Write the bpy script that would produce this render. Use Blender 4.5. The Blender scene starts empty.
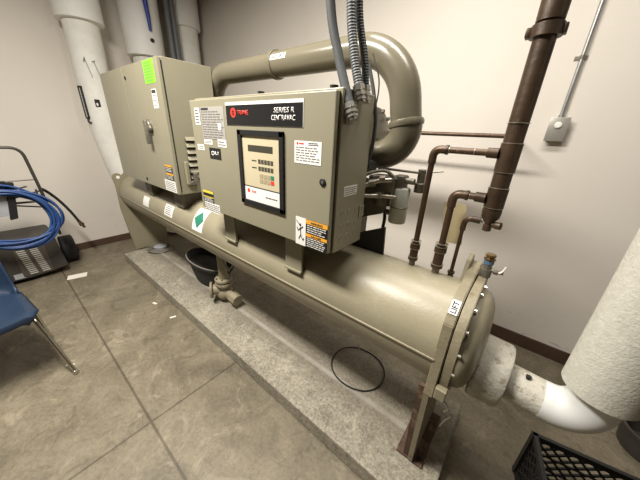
import bpy, bmesh, math, random
from mathutils import Vector, Matrix
PI = math.pi
random.seed(7)
SC = bpy.context.scene
COL = SC.collection

# ------------------------------------------------------------------ camera
YAW, PITCH, ROLL, FPX = -0.670567601, -0.393103907, 0.044428064, 259.62462
cam_d = bpy.data.cameras.new('camera')
cam = bpy.data.objects.new('camera', cam_d); COL.objects.link(cam)
fw = Vector((math.sin(YAW)*math.cos(PITCH), math.cos(YAW)*math.cos(PITCH), math.sin(PITCH)))
rt0 = Vector((math.cos(YAW), -math.sin(YAW), 0)); up0 = rt0.cross(fw)
rt = math.cos(ROLL)*rt0 + math.sin(ROLL)*up0
up = -math.sin(ROLL)*rt0 + math.cos(ROLL)*up0
cam.matrix_world = Matrix(((rt.x, up.x, -fw.x, 0), (rt.y, up.y, -fw.y, 0), (rt.z, up.z, -fw.z, 1.5), (0, 0, 0, 1)))
cam_d.sensor_width = 36.0; cam_d.lens = 36.0*FPX/640.0
cam_d.clip_start = 0.02
SC.camera = cam

# ------------------------------------------------------------------ world, light, exposure
w = bpy.data.worlds.new('world'); SC.world = w; w.use_nodes = True
w.node_tree.nodes['Background'].inputs[0].default_value = (1.0, 0.93, 0.82, 1)
w.node_tree.nodes['Background'].inputs[1].default_value = 0.05
SC.view_settings.view_transform = 'Standard'; SC.view_settings.look = 'None'
SC.view_settings.gamma = 1.0; SC.view_settings.exposure = 0.84
SC.view_settings.use_curve_mapping = False

def area_light(name, loc, sx, sy, power, col=(1.0, 0.955, 0.885)):
    l = bpy.data.lights.new(name, 'AREA'); l.shape = 'RECTANGLE'; l.size = sx; l.size_y = sy
    l.energy = power; l.color = col
    o = bpy.data.objects.new(name, l); COL.objects.link(o); o.location = loc
    return o
LAMPS = [(-1.45, -0.15, 88.0), (-0.35, 1.1, 22.0)]       # x, y, power of the two strip fixtures
for lx, ly, lp in LAMPS:
    area_light('strip_light', (lx, ly, 2.97), 1.25, 0.28, lp)

# ------------------------------------------------------------------ materials
MATS = {}
def mat(name, col, rough=0.5, metal=0.0, var=0.0, scale=8.0, bump=0.0, bscale=60.0, spec=0.5, col2=None, c2=(0.45, 0.6), spots=None, emit=0.0):
    if name in MATS: return MATS[name]
    m = bpy.data.materials.new(name); m.use_nodes = True; MATS[name] = m
    nt = m.node_tree; N = nt.nodes; L = nt.links; b = N['Principled BSDF']
    b.inputs['Roughness'].default_value = rough; b.inputs['Metallic'].default_value = metal
    b.inputs['Specular IOR Level'].default_value = spec
    tc = N.new('ShaderNodeTexCoord')
    def noise(s, d=5.0, r=0.6):
        n = N.new('ShaderNodeTexNoise'); n.inputs['Scale'].default_value = s; n.inputs['Detail'].default_value = d
        n.inputs['Roughness'].default_value = r; L.new(tc.outputs['Object'], n.inputs['Vector']); return n
    out = None
    if var > 0 or col2:
        n = noise(scale); r = N.new('ShaderNodeValToRGB')
        if col2:
            r.color_ramp.elements[0].position, r.color_ramp.elements[1].position = c2
            r.color_ramp.elements[0].color = (*col, 1); r.color_ramp.elements[1].color = (*col2, 1)
        else:
            r.color_ramp.elements[0].position = 0.3; r.color_ramp.elements[1].position = 0.7
            r.color_ramp.elements[0].color = (*[c*(1-var) for c in col], 1)
            r.color_ramp.elements[1].color = (*[min(1, c*(1+var)) for c in col], 1)
        L.new(n.outputs['Fac'], r.inputs['Fac']); out = r.outputs['Color']
    if spots:
        sc_, th, scol, amt = spots
        n2 = noise(sc_, 8.0, 0.7); r2 = N.new('ShaderNodeValToRGB')
        r2.color_ramp.elements[0].position = th; r2.color_ramp.elements[0].color = (0, 0, 0, 1)
        r2.color_ramp.elements[1].position = min(1, th+0.08); r2.color_ramp.elements[1].color = (amt, amt, amt, 1)
        L.new(n2.outputs['Fac'], r2.inputs['Fac'])
        mx = N.new('ShaderNodeMix'); mx.data_type = 'RGBA'
        L.new(r2.outputs['Color'], mx.inputs['Factor'])
        if out: L.new(out, mx.inputs[6])
        else: mx.inputs[6].default_value = (*col, 1)
        mx.inputs[7].default_value = (*scol, 1); out = mx.outputs[2]
    if out: L.new(out, b.inputs['Base Color'])
    else: b.inputs['Base Color'].default_value = (*col, 1)
    if bump > 0:
        n3 = noise(bscale, 6.0); bp = N.new('ShaderNodeBump'); bp.inputs['Strength'].default_value = bump
        bp.inputs['Distance'].default_value = 0.01
        L.new(n3.outputs['Fac'], bp.inputs['Height']); L.new(bp.outputs['Normal'], b.inputs['Normal'])
    if emit:
        b.inputs['Emission Color'].default_value = (*col, 1); b.inputs['Emission Strength'].default_value = emit
    return m

BEIGE = (0.262, 0.232, 0.155)
M = dict(
 beige=mat('beige_paint', BEIGE, 0.42, var=0.05, scale=5, bump=0.05, bscale=120, spots=(9, 0.66, (0.20, 0.165, 0.10), 0.35)),
 panel=mat('panel_beige', (0.262, 0.240, 0.166), 0.40, var=0.03, scale=4, bump=0.03, bscale=200),
 barrel=mat('barrel_beige', (0.285, 0.253, 0.172), 0.38, var=0.07, scale=4, bump=0.10, bscale=60, spots=(6, 0.60, (0.36, 0.33, 0.25), 0.5)),
 dirtybeige=mat('dirty_beige', (0.25, 0.215, 0.14), 0.55, var=0.12, scale=14, bump=0.2, bscale=70, spots=(18, 0.58, (0.12, 0.07, 0.035), 0.6)),
 pipe=mat('big_pipe_paint', (0.160, 0.142, 0.098), 0.24, var=0.04, scale=5, bump=0.04, bscale=80),
 grime=mat('grimy_beige', (0.16, 0.14, 0.10), 0.55, var=0.2, scale=20, bump=0.2),
 rust=mat('rusty_steel', (0.085, 0.048, 0.030), 0.8, var=0.3, scale=22, bump=0.4, bscale=90, spots=(12, 0.52, (0.25, 0.17, 0.11), 0.7)),
 gap=mat('dark_gap', (0.012, 0.011, 0.010), 0.8),
 white=mat('insulation_white', (0.86, 0.84, 0.79), 0.55, var=0.03, scale=5, bump=0.25, bscale=14, spots=(7, 0.66, (0.55, 0.50, 0.42), 0.4)),
 canvas=mat('canvas_jacket', (0.80, 0.78, 0.71), 0.75, var=0.06, scale=9, bump=0.5, bscale=22),
 flock=mat('rough_insulation', (0.58, 0.56, 0.48), 0.85, var=0.10, scale=45, bump=0.35, bscale=130),
 dirtywhite=mat('dirty_insulation', (0.56, 0.53, 0.45), 0.8, var=0.15, scale=18, bump=0.5, bscale=50, spots=(34, 0.55, (0.24, 0.19, 0.13), 0.75)),
 pvc=mat('white_fitting', (0.74, 0.75, 0.72), 0.30, var=0.03, scale=5, bump=0.05, bscale=12),
 iron=mat('brown_iron', (0.060, 0.036, 0.020), 0.42, 0.25, var=0.35, scale=13, bump=0.15, bscale=50, spots=(16, 0.62, (0.24, 0.20, 0.16), 0.6)),
 copper=mat('aged_copper', (0.095, 0.056, 0.032), 0.38, 0.35, var=0.3, scale=16, bump=0.1, spots=(20, 0.62, (0.32, 0.25, 0.18), 0.6)),
 solder=mat('solder_ring', (0.42, 0.38, 0.31), 0.35, 0.8),
 black=mat('black_plastic', (0.012, 0.012, 0.013), 0.45),
 blackpaint=mat('black_sign', (0.010, 0.010, 0.011), 0.35),
 labelwhite=mat('label_white', (0.82, 0.80, 0.75), 0.5),
 paper=mat('paper', (0.78, 0.74, 0.64), 0.8, var=0.06),
 silver=mat('silver_label', (0.42, 0.40, 0.36), 0.4, 0.2),
 ink=mat('ink', (0.03, 0.03, 0.03), 0.7),
 inkgrey=mat('grey_ink', (0.16, 0.15, 0.14), 0.7),
 red=mat('red_ink', (0.72, 0.05, 0.03), 0.5),
 green=mat('lime_sticker', (0.22, 0.72, 0.03), 0.5),
 darkgreen=mat('green_diamond', (0.02, 0.20, 0.12), 0.5),
 yellow=mat('yellow_label', (0.75, 0.60, 0.05), 0.5),
 orange=mat('orange_label', (0.85, 0.38, 0.03), 0.5),
 cream=mat('cream_keypad', (0.55, 0.48, 0.32), 0.45),
 lcd=mat('display_glass', (0.05, 0.048, 0.035), 0.15),
 key=mat('dark_key', (0.07, 0.06, 0.045), 0.5),
 keylight=mat('tan_key', (0.38, 0.32, 0.20), 0.5),
 steel=mat('bright_steel', (0.55, 0.53, 0.49), 0.28, 0.95, var=0.1),
 galv=mat('galvanised', (0.42, 0.42, 0.41), 0.38, 0.75, var=0.12, scale=12),
 flex=mat('grey_conduit', (0.080, 0.082, 0.083), 0.6, 0.0, spec=0.25),
 flexlight=mat('ribbed_conduit_metal', (0.15, 0.153, 0.155), 0.5, 0.1, spec=0.3),
 dull=mat('dull_metal', (0.22, 0.20, 0.16), 0.45, 0.6, var=0.25, scale=30, bump=0.2),
 brass=mat('brass', (0.27, 0.19, 0.09), 0.35, 0.9, var=0.15),
 blueh=mat('blue_hose', (0.022, 0.065, 0.21), 0.38),
 bluet=mat('blue_plastic', (0.02, 0.05, 0.30), 0.4),
 bluetape=mat('blue_tape', (0.09, 0.16, 0.26), 0.5),
 chair=mat('chair_blue', (0.013, 0.028, 0.058), 0.42, var=0.08, bump=0.08, bscale=150),
 chrome=mat('chrome', (0.55, 0.52, 0.46), 0.2, 1.0),
 machine=mat('machine_grey', (0.048, 0.042, 0.035), 0.5, var=0.15, scale=10),
 louver=mat('louver_white', (0.62, 0.60, 0.54), 0.4, 0.2),
 louverbase=mat('louver_back', (0.10, 0.09, 0.075), 0.5, 0.3),
 handle=mat('handle_grey', (0.085, 0.078, 0.065), 0.4, 0.5),
 rubber=mat('rubber', (0.014, 0.013, 0.013), 0.75),
 greybox=mat('grey_sheet', (0.35, 0.36, 0.37), 0.5, var=0.1),
 crate=mat('crate_black', (0.020, 0.021, 0.022), 0.42),
 filterwhite=mat('filter_white', (0.55, 0.56, 0.48), 0.45, var=0.08),
 manila=mat('manila_tag', (0.55, 0.45, 0.26), 0.75, var=0.06),
 switch=mat('switch_grey', (0.36, 0.34, 0.30), 0.4, 0.4),
 trim=mat('baseboard_brown', (0.075, 0.042, 0.026), 0.55, var=0.15, scale=6),
 ceil=mat('unseen_room_dark', (0.26, 0.25, 0.23), 0.9),  # unseen ceiling and walls coloured dark to cut bounced fill light
 twine=mat('cord_grey', (0.20, 0.18, 0.15), 0.6),
 diffuser=mat('lamp_diffuser', (0.9, 0.88, 0.82), 0.5),
)

def wall_mat():
    m = bpy.data.materials.new('painted_wall'); m.use_nodes = True
    nt = m.node_tree; N = nt.nodes; L = nt.links; b = N['Principled BSDF']
    b.inputs['Roughness'].default_value = 0.62; b.inputs['Specular IOR Level'].default_value = 0.35
    tc = N.new('ShaderNodeTexCoord')
    n = N.new('ShaderNodeTexNoise'); n.inputs['Scale'].default_value = 1.3; n.inputs['Detail'].default_value = 4
    L.new(tc.outputs['Object'], n.inputs['Vector'])
    r = N.new('ShaderNodeValToRGB'); r.color_ramp.elements[0].position = 0.35; r.color_ramp.elements[1].position = 0.7
    r.color_ramp.elements[0].color = (0.70, 0.645, 0.57, 1); r.color_ramp.elements[1].color = (0.74, 0.685, 0.61, 1)
    L.new(n.outputs['Fac'], r.inputs['Fac'])
    # scuff streaks low down on the wall
    mp = N.new('ShaderNodeMapping'); mp.inputs['Scale'].default_value = (5, 5, 22); L.new(tc.outputs['Object'], mp.inputs['Vector'])
    n2 = N.new('ShaderNodeTexNoise'); n2.inputs['Scale'].default_value = 1.0; n2.inputs['Detail'].default_value = 7; n2.inputs['Distortion'].default_value = 1.5
    L.new(mp.outputs[0], n2.inputs['Vector'])
    r2 = N.new('ShaderNodeValToRGB'); r2.color_ramp.elements[0].position = 0.62; r2.color_ramp.elements[1].position = 0.68
    L.new(n2.outputs['Fac'], r2.inputs['Fac'])
    sp = N.new('ShaderNodeSeparateXYZ'); L.new(tc.outputs['Object'], sp.inputs[0])
    mr = N.new('ShaderNodeMapRange'); mr.inputs[1].default_value = 0.1; mr.inputs[2].default_value = 0.55; mr.inputs[3].default_value = 0.35; mr.inputs[4].default_value = 0.0
    L.new(sp.outputs['Z'], mr.inputs[0])
    mu = N.new('ShaderNodeMath'); mu.operation = 'MULTIPLY'; L.new(r2.outputs[0], mu.inputs[0]); L.new(mr.outputs[0], mu.inputs[1])
    mx = N.new('ShaderNodeMix'); mx.data_type = 'RGBA'; L.new(mu.outputs[0], mx.inputs['Factor']); L.new(r.outputs[0], mx.inputs[6]); mx.inputs[7].default_value = (0.12, 0.10, 0.08, 1)
    L.new(mx.outputs[2], b.inputs['Base Color'])
    n3 = N.new('ShaderNodeTexNoise'); n3.inputs['Scale'].default_value = 55; L.new(tc.outputs['Object'], n3.inputs['Vector'])
    bp = N.new('ShaderNodeBump'); bp.inputs['Strength'].default_value = 0.12; bp.inputs['Distance'].default_value = 0.004
    L.new(n3.outputs['Fac'], bp.inputs['Height']); L.new(bp.outputs[0], b.inputs['Normal'])
    return m
M['wall'] = wall_mat()

def concrete(name, base, dark, light, fine, rough, joints=False, band=False):
    m = bpy.data.materials.new(name); m.use_nodes = True
    nt = m.node_tree; N = nt.nodes; L = nt.links; b = N['Principled BSDF']
    b.inputs['Roughness'].default_value = rough; b.inputs['Specular IOR Level'].default_value = 0.35
    geo = N.new('ShaderNodeNewGeometry'); tc = geo.outputs['Position']
    def noise(s, d=6, rr=0.6, dist=0):
        n = N.new('ShaderNodeTexNoise'); n.inputs['Scale'].default_value = s; n.inputs['Detail'].default_value = d
        n.inputs['Roughness'].default_value = rr; n.inputs['Distortion'].default_value = dist
        L.new(tc, n.inputs['Vector']); return n.outputs['Fac']
    def ramp(f, p0, p1, c0, c1):
        r = N.new('ShaderNodeValToRGB'); r.color_ramp.elements[0].position = p0; r.color_ramp.elements[1].position = p1
        r.color_ramp.elements[0].color = (*c0, 1); r.color_ramp.elements[1].color = (*c1, 1); L.new(f, r.inputs[0]); return r.outputs[0]
    def mix(f, a, c, mode='MIX'):
        x = N.new('ShaderNodeMix'); x.data_type = 'RGBA'; x.blend_type = mode
        if isinstance(f, float): x.inputs['Factor'].default_value = f
        else: L.new(f, x.inputs['Factor'])
        for s, v in ((6, a), (7, c)):
            if isinstance(v, tuple): x.inputs[s].default_value = (*v, 1)
            else: L.new(v, x.inputs[s])
        return x.outputs[2]
    c = ramp(noise(2.1, 9, 0.72, 1.2), 0.38, 0.62, tuple(v*0.82 for v in dark), tuple(v*1.08 for v in base))
    g = 0.55 if band else 0.33
    c = mix(ramp(noise(fine, 5, 0.75), 0.34, 0.70, (0, 0, 0), (g*2, g*2, g*2) if g < .5 else (1, 1, 1)), mix(g, c, tuple(v*0.45 for v in dark)), mix(g, c, light))
    c = mix(ramp(noise(7, 8, 0.8, 1.0), 0.52, 0.66, (0, 0, 0), (0.65, 0.65, 0.65)), c, tuple(v*0.62 for v in dark))
    c = mix(ramp(noise(4.3, 8, 0.8, 1.5), 0.54, 0.70, (0, 0, 0), (0.6, 0.6, 0.6)), c, light)
    sp = N.new('ShaderNodeSeparateXYZ'); L.new(tc, sp.inputs[0])
    def near(axis, v, wd):
        s = N.new('ShaderNodeMath'); s.operation = 'SUBTRACT'; L.new(sp.outputs[axis], s.inputs[0]); s.inputs[1].default_value = v
        a = N.new('ShaderNodeMath'); a.operation = 'ABSOLUTE'; L.new(s.outputs[0], a.inputs[0])
        r = N.new('ShaderNodeMapRange'); r.inputs[1].default_value = wd*0.4; r.inputs[2].default_value = wd; r.inputs[3].default_value = 1; r.inputs[4].default_value = 0
        L.new(a.outputs[0], r.inputs[0]); return r.outputs[0]
    if joints:
        mx = N.new('ShaderNodeMath'); mx.operation = 'MAXIMUM'
        L.new(near('Y', 0.172, 0.009), mx.inputs[0]); L.new(near('X', -1.256, 0.008), mx.inputs[1])
        mu = N.new('ShaderNodeMath'); mu.operation = 'MULTIPLY'; L.new(mx.outputs[0], mu.inputs[0]); mu.inputs[1].default_value = 0.6
        c = mix(mu.outputs[0], c, (0.035, 0.026, 0.016))
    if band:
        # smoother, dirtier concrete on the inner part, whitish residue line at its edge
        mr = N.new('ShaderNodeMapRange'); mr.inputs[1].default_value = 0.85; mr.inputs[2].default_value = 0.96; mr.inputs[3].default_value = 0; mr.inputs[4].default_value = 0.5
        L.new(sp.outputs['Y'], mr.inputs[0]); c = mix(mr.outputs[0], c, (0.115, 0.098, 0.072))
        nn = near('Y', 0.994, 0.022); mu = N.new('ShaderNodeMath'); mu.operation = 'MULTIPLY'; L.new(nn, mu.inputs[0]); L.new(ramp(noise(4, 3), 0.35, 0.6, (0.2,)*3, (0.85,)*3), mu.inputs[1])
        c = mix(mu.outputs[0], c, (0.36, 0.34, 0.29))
    L.new(c, b.inputs['Base Color'])
    bp = N.new('ShaderNodeBump'); bp.inputs['Strength'].default_value = 0.25; bp.inputs['Distance'].default_value = 0.006
    L.new(noise(fine*1.3, 6, 0.7), bp.inputs['Height']); L.new(bp.outputs[0], b.inputs['Normal'])
    return m
M['floor'] = concrete('floor_concrete', (0.235, 0.200, 0.138), (0.150, 0.124, 0.083), (0.40, 0.345, 0.245), 55, 0.5, joints=True)
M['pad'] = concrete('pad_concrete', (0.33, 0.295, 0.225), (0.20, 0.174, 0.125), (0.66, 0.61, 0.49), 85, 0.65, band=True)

# ------------------------------------------------------------------ mesh builders
BASE = {}
# The machine and the pipes joined to it are scaled about the camera.
CAM_SCALE, MO, MW = 0.82, Vector((0, 1.233, .62)), Vector((0, 1.011, .778))
MACHINE = [False]
def place(v): return MW + (Vector(v)-MO)*CAM_SCALE if MACHINE[0] else Vector(v)
def top_z(z): return MO.z + (z-MW.z)/CAM_SCALE if MACHINE[0] else z      # a world height in the current frame
class B:
    def __init__(s): s.bm = bmesh.new()
    def _m(s, verts, Mx):
        for v in verts: v.co = Mx @ v.co
    def box(s, x0, x1, y0, y1, z0, z1, bev=0.0, seg=2):
        r = bmesh.ops.create_cube(s.bm, size=1.0); vs = r['verts']
        for v in vs: v.co = Vector((x0+(v.co.x+.5)*(x1-x0), y0+(v.co.y+.5)*(y1-y0), z0+(v.co.z+.5)*(z1-z0)))
        if bev > 0:
            es = list({e for v in vs for e in v.link_edges})
            bmesh.ops.bevel(s.bm, geom=es, offset=bev, segments=seg, affect='EDGES', profile=0.5)
        return s
    def obox(s, c, size, Mx, bev=0.0):
        r = bmesh.ops.create_cube(s.bm, size=1.0); vs = r['verts']
        T = Matrix.Translation(c) @ Mx.to_4x4() @ Matrix.Diagonal((*size, 1))
        s._m(vs, T)
        if bev > 0:
            es = list({e for v in vs for e in v.link_edges})
            bmesh.ops.bevel(s.bm, geom=es, offset=bev, segments=2, affect='EDGES', profile=0.5)
        return s
    def bar(s, p, q, w, h=None, roll=0.0):
        p, q = Vector(p), Vector(q); d = q-p; h = h or w
        R_ = d.to_track_quat('Z', 'Y').to_matrix() @ Matrix.Rotation(roll, 3, 'Z')
        return s.obox((p+q)/2, (w, h, d.length), R_)
    def cyl(s, p, q, r0, r1=None, seg=24, bev=0.0):
        p, q = Vector(p), Vector(q); d = q-p; r1 = r0 if r1 is None else r1
        r = bmesh.ops.create_cone(s.bm, cap_ends=True, segments=seg, radius1=r0, radius2=r1, depth=d.length)
        T = Matrix.Translation((p+q)/2) @ d.to_track_quat('Z', 'Y').to_matrix().to_4x4()
        s._m(r['verts'], T)
        if bev > 0:
            es = [e for e in {e for v in r['verts'] for e in v.link_edges} if any(len(f.verts) > 4 for f in e.link_faces)]
            bmesh.ops.bevel(s.bm, geom=es, offset=bev, segments=2, affect='EDGES')
        return s
    def lathe(s, p, axis, prof, seg=32, caps=True):
        """prof: list of (distance along axis, radius)"""
        p = Vector(p); R_ = Vector(axis).to_track_quat('Z', 'Y').to_matrix(); rings = []
        for t, r in prof:
            rings.append([s.bm.verts.new(p + R_ @ Vector((max(r, 1e-5)*math.cos(2*PI*k/seg), max(r, 1e-5)*math.sin(2*PI*k/seg), t))) for k in range(seg)])
        for a, b_ in zip(rings, rings[1:]):
            for k in range(seg):
                s.bm.faces.new((a[k], a[(k+1) % seg], b_[(k+1) % seg], b_[k]))
        if caps:
            s.bm.faces.new(list(reversed(rings[0]))); s.bm.faces.new(rings[-1])
        return s
    def tube(s, pts, r, seg=12, closed=False):
        pts = [Vector(p) for p in pts]; n = len(pts); rr = r if isinstance(r, (list, tuple)) else [r]*n
        T = []
        for i in range(n):
            if closed: d = pts[(i+1) % n]-pts[i-1]
            else: d = pts[min(i+1, n-1)]-pts[max(i-1, 0)]
            T.append(d.normalized())
        u = T[0].orthogonal().normalized(); rings = []
        for i in range(n):
            u = (u - T[i]*u.dot(T[i])).normalized(); v = T[i].cross(u)
            rings.append([s.bm.verts.new(pts[i] + rr[i]*(math.cos(2*PI*k/seg)*u + math.sin(2*PI*k/seg)*v)) for k in range(seg)])
        m = n if closed else n-1
        for i in range(m):
            a, b_ = rings[i], rings[(i+1) % n]
            off = 0
            if closed and i == n-1:
                off = min(range(seg), key=lambda o: sum((a[k].co-b_[(k+o) % seg].co).length for k in range(0, seg, 3)))
            for k in range(seg):
                s.bm.faces.new((a[k], a[(k+1) % seg], b_[(k+1+off) % seg], b_[(k+off) % seg]))
        if not closed:
            s.bm.faces.new(list(reversed(rings[0]))); s.bm.faces.new(rings[-1])
        return s
    def prism(s, poly, axis, a0, a1, bev=0.0):
        """poly in the two other axes (in xyz order), extruded along axis from a0 to a1"""
        def P(u, v, t):
            return {'x': (t, u, v), 'y': (u, t, v), 'z': (u, v, t)}[axis]
        A = [s.bm.verts.new(P(u, v, a0)) for u, v in poly]; C = [s.bm.verts.new(P(u, v, a1)) for u, v in poly]
        n = len(poly); fs = [s.bm.faces.new(A), s.bm.faces.new(list(reversed(C)))]
        for k in range(n): fs.append(s.bm.faces.new((A[(k+1) % n], A[k], C[k], C[(k+1) % n])))
        bmesh.ops.recalc_face_normals(s.bm, faces=fs)
        if bev > 0:
            es = list({e for v in A+C for e in v.link_edges})
            bmesh.ops.bevel(s.bm, geom=es, offset=bev, segments=2, affect='EDGES')
        return s
    def sphere(s, c, r, seg=16, sc=(1, 1, 1)):
        q = bmesh.ops.create_uvsphere(s.bm, u_segments=seg, v_segments=seg//2+2, radius=r)
        s._m(q['verts'], Matrix.Translation(c) @ Matrix.Diagonal((*sc, 1))); return s
    def patch(s, x0, x1, a0, a1, yc, zc, r, t=0.0015, n=8):
        """curved sticker on a barrel lying along X; angles in degrees above the -Y direction"""
        g = []
        for k in range(n+1):
            a = math.radians(a0+(a1-a0)*k/n)
            g.append([s.bm.verts.new((x, yc-rr*math.cos(a), zc+rr*math.sin(a))) for x in (x0, x1) for rr in (r, r+t)])
        for k in range(n):
            a, b_ = g[k], g[k+1]
            s.bm.faces.new((a[1], a[3], b_[3], b_[1])); s.bm.faces.new((a[0], b_[0], b_[2], a[2]))
            s.bm.faces.new((a[0], a[1], b_[1], b_[0])); s.bm.faces.new((a[2], b_[2], b_[3], a[3]))
        s.bm.faces.new((g[0][0], g[0][2], g[0][3], g[0][1])); s.bm.faces.new((g[-1][0], g[-1][1], g[-1][3], g[-1][2]))
        return s
    def build(s, name, m, parent=None, smooth=True, base=None, label=None):
        me = bpy.data.meshes.new(name)
        bmesh.ops.recalc_face_normals(s.bm, faces=s.bm.faces)
        if MACHINE[0]:
            for v in s.bm.verts: v.co = place(v.co)
        if parent is not None: bs = BASE[parent.name]
        elif base is not None: bs = Vector(base)
        else:
            vs = [v.co for v in s.bm.verts]
            bs = Vector(((min(v.x for v in vs)+max(v.x for v in vs))/2, (min(v.y for v in vs)+max(v.y for v in vs))/2, min(v.z for v in vs)))
        for v in s.bm.verts: v.co -= bs
        s.bm.to_mesh(me); s.bm.free()
        me.materials.append(m)
        if smooth:
            for p in me.polygons: p.use_smooth = True
            try: me.set_sharp_from_angle(angle=math.radians(38))
            except Exception: pass
        o = bpy.data.objects.new(name, me); COL.objects.link(o)
        BASE[o.name] = bs
        if parent is not None: o.parent = parent
        else: o.location = bs
        if label: o['label'] = label
        return o

def tag(o, label, cat, group=None, kind=None):
    o['label'] = label; o['category'] = cat
    if group: o['group'] = group
    if kind: o['kind'] = kind
    return o
def thing(name, base, label, cat, group=None):
    o = bpy.data.objects.new(name, None); COL.objects.link(o); base = place(base); o.location = base
    o.empty_display_size = 0.1; BASE[o.name] = Vector(base)
    return tag(o, label, cat, group)
def struct(o): o['kind'] = 'structure'; return o

# frames for flat stickers: O + u*a + v*b, normal n
class Fr:
    def __init__(s, O, u, v): s.O = Vector(O); s.u = Vector(u).normalized(); s.v = Vector(v).normalized(); s.n = s.u.cross(s.v)
    def M3(s): return Matrix((s.u, s.v, s.n)).transposed()
    def P(s, a, b_, c=0): return s.O + s.u*a + s.v*b_ + s.n*c
def rect(b, F, a0, a1, b0, b1, t=0.002, z=0.0, bev=0):
    b.obox(F.P((a0+a1)/2, (b0+b1)/2, z+t/2), (abs(a1-a0), abs(b1-b0), t), F.M3(), bev); return b
def sticker(F, a0, a1, b0, b1, m, parent, name='label', t=0.0015, z=0.0, label=None):
    return rect(B(), F, a0, a1, b0, b1, t, z).build(name, m, parent, False, label=label)
def lettering(F, txt, a0, a1, b0, b1, m, parent, z=0.003, bold=0.0, shear=0.0, name='lettering', t=0.0008):
    cu = bpy.data.curves.new('t', 'FONT'); cu.body = txt; cu.align_x = 'LEFT'; cu.extrude = 0.0; cu.resolution_u = 3; cu.offset = bold; cu.shear = shear
    o = bpy.data.objects.new('t', cu); COL.objects.link(o)
    dg = bpy.context.evaluated_depsgraph_get(); me = bpy.data.meshes.new_from_object(o.evaluated_get(dg))
    bpy.data.objects.remove(o); bpy.data.curves.remove(cu)
    me.materials.clear()
    b = B(); b.bm.from_mesh(me); bpy.data.meshes.remove(me)
    xs = [v.co.x for v in b.bm.verts]; ys = [v.co.y for v in b.bm.verts]
    x0, x1, y0, y1 = min(xs), max(xs), min(ys), max(ys)
    r = bmesh.ops.extrude_face_region(b.bm, geom=list(b.bm.faces))
    for g in r['geom']:
        if isinstance(g, bmesh.types.BMVert): g.co.z = 1.0
    for v in b.bm.verts:
        v.co = F.P(a0+(v.co.x-x0)/(x1-x0)*(a1-a0), b0+(v.co.y-y0)/(y1-y0)*(b1-b0), z+v.co.z*t)
    return b.build(name, m, parent, False)
def print_lines(F, a0, a1, b0, b1, n, m, parent, z=0.002, fill=0.4, seed=1, name='printed_lines', words=True):
    """rows of small print too small to read: broken dashes"""
    rnd = random.Random(seed); b = B(); h = (b1-b0)/n
    for k in range(n):
        yb = b0+h*(k+0.5-fill/2); x = a0
        end = a1 - rnd.uniform(0, .25)*(a1-a0)
        while x < end:
            wd = rnd.uniform(.08, .22)*(a1-a0) if words else (a1-a0)
            rect(b, F, x, min(x+wd, a1), yb, yb+h*fill, 0.0005, z); x += wd + 0.035*(a1-a0)
    return b.build(name, m, parent, False)
def arc(c, r, a0, a1, u, v, n=10):
    c, u, v = Vector(c), Vector(u), Vector(v)
    return [c + r*(math.cos(a0+(a1-a0)*k/n)*u + math.sin(a0+(a1-a0)*k/n)*v) for k in range(n+1)]
def rounded(pts, rad, n=7):
    """polyline with its corners rounded"""
    pts = [Vector(p) for p in pts]; out = [pts[0]]
    for i in range(1, len(pts)-1):
        p, a, b_ = pts[i], pts[i-1], pts[i+1]; r = rad[i-1] if isinstance(rad, (list, tuple)) else rad
        d1 = (a-p).normalized(); d2 = (b_-p).normalized()
        r = min(r, (a-p).length*.49, (b_-p).length*.49); s, e = p+d1*r, p+d2*r
        for k in range(n+1):
            t = k/n; out.append((1-t)**2*s + 2*(1-t)*t*p + t*t*e)
    out.append(pts[-1]); return out
def catmull(P_, n=8, closed=False):
    P_ = [Vector(p) for p in P_]; N_ = len(P_); out = []
    rng = range(N_ if closed else N_-1)
    for i in rng:
        g = (lambda j: P_[j % N_]) if closed else (lambda j: P_[max(0, min(N_-1, j))])
        p0, p1, p2, p3 = g(i-1), g(i), g(i+1), g(i+2)
        for k in range(n):
            t = k/n
            out.append(.5*((2*p1)+(-p0+p2)*t+(2*p0-5*p1+4*p2-p3)*t*t+(-p0+3*p1-3*p2+p3)*t**3))
    if not closed: out.append(P_[-1])
    return out

# ------------------------------------------------------------------ the setting
XL, YB, ZC, XR, YF = -4.2, 2.27, 3.05, 4.0, -4.5
struct(B().box(XL-.1, XR+.1, YF-.1, YB+.1, -.1, 0).build('floor', M['floor'], None, False))
struct(B().box(XL-.1, XR+.1, YF-.1, YB+.1, ZC, ZC+.1).build('ceiling', M['ceil'], None, False))
struct(B().box(XL-.1, XR+.1, YB, YB+.1, 0, ZC).build('wall_back', M['wall'], None, False))
struct(B().box(XL-.1, XL, YF-.1, YB, 0, ZC).build('wall_left', M['wall'], None, False))
struct(B().box(XR, XR+.1, YF-.1, YB, 0, ZC).build('wall_right', M['ceil'], None, False))
struct(B().box(XL, XR, YF-.1, YF, 0, ZC).build('wall_front', M['ceil'], None, False))
struct(B().box(XL+.012, XR, YB-.012, YB, 0, .105, .003).build('baseboard_back', M['trim'], None, False))
struct(B().box(XL, XL+.012, YF, YB-.012, 0, .088, .003).build('baseboard_left', M['trim'], None, False))

PADZ = .1
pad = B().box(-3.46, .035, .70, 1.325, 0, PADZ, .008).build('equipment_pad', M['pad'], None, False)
tag(pad, 'long speckled concrete housekeeping pad under the beige machine', 'concrete pad')

# ceiling strip fixtures (above the frame)
for i, (lx, ly, lp) in enumerate(LAMPS):
    t = thing('ceiling_light', (lx, ly, ZC-.07), ('strip light fixture on the ceiling further left above the floor' if i == 0 else 'strip light fixture on the ceiling further right near the vent pipe'), 'ceiling light', 'ceiling strip lights')
    B().box(lx-.65, lx+.65, ly-.16, ly+.16, ZC-.07, ZC, .01).build('housing', M['ceil'], t)

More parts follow.
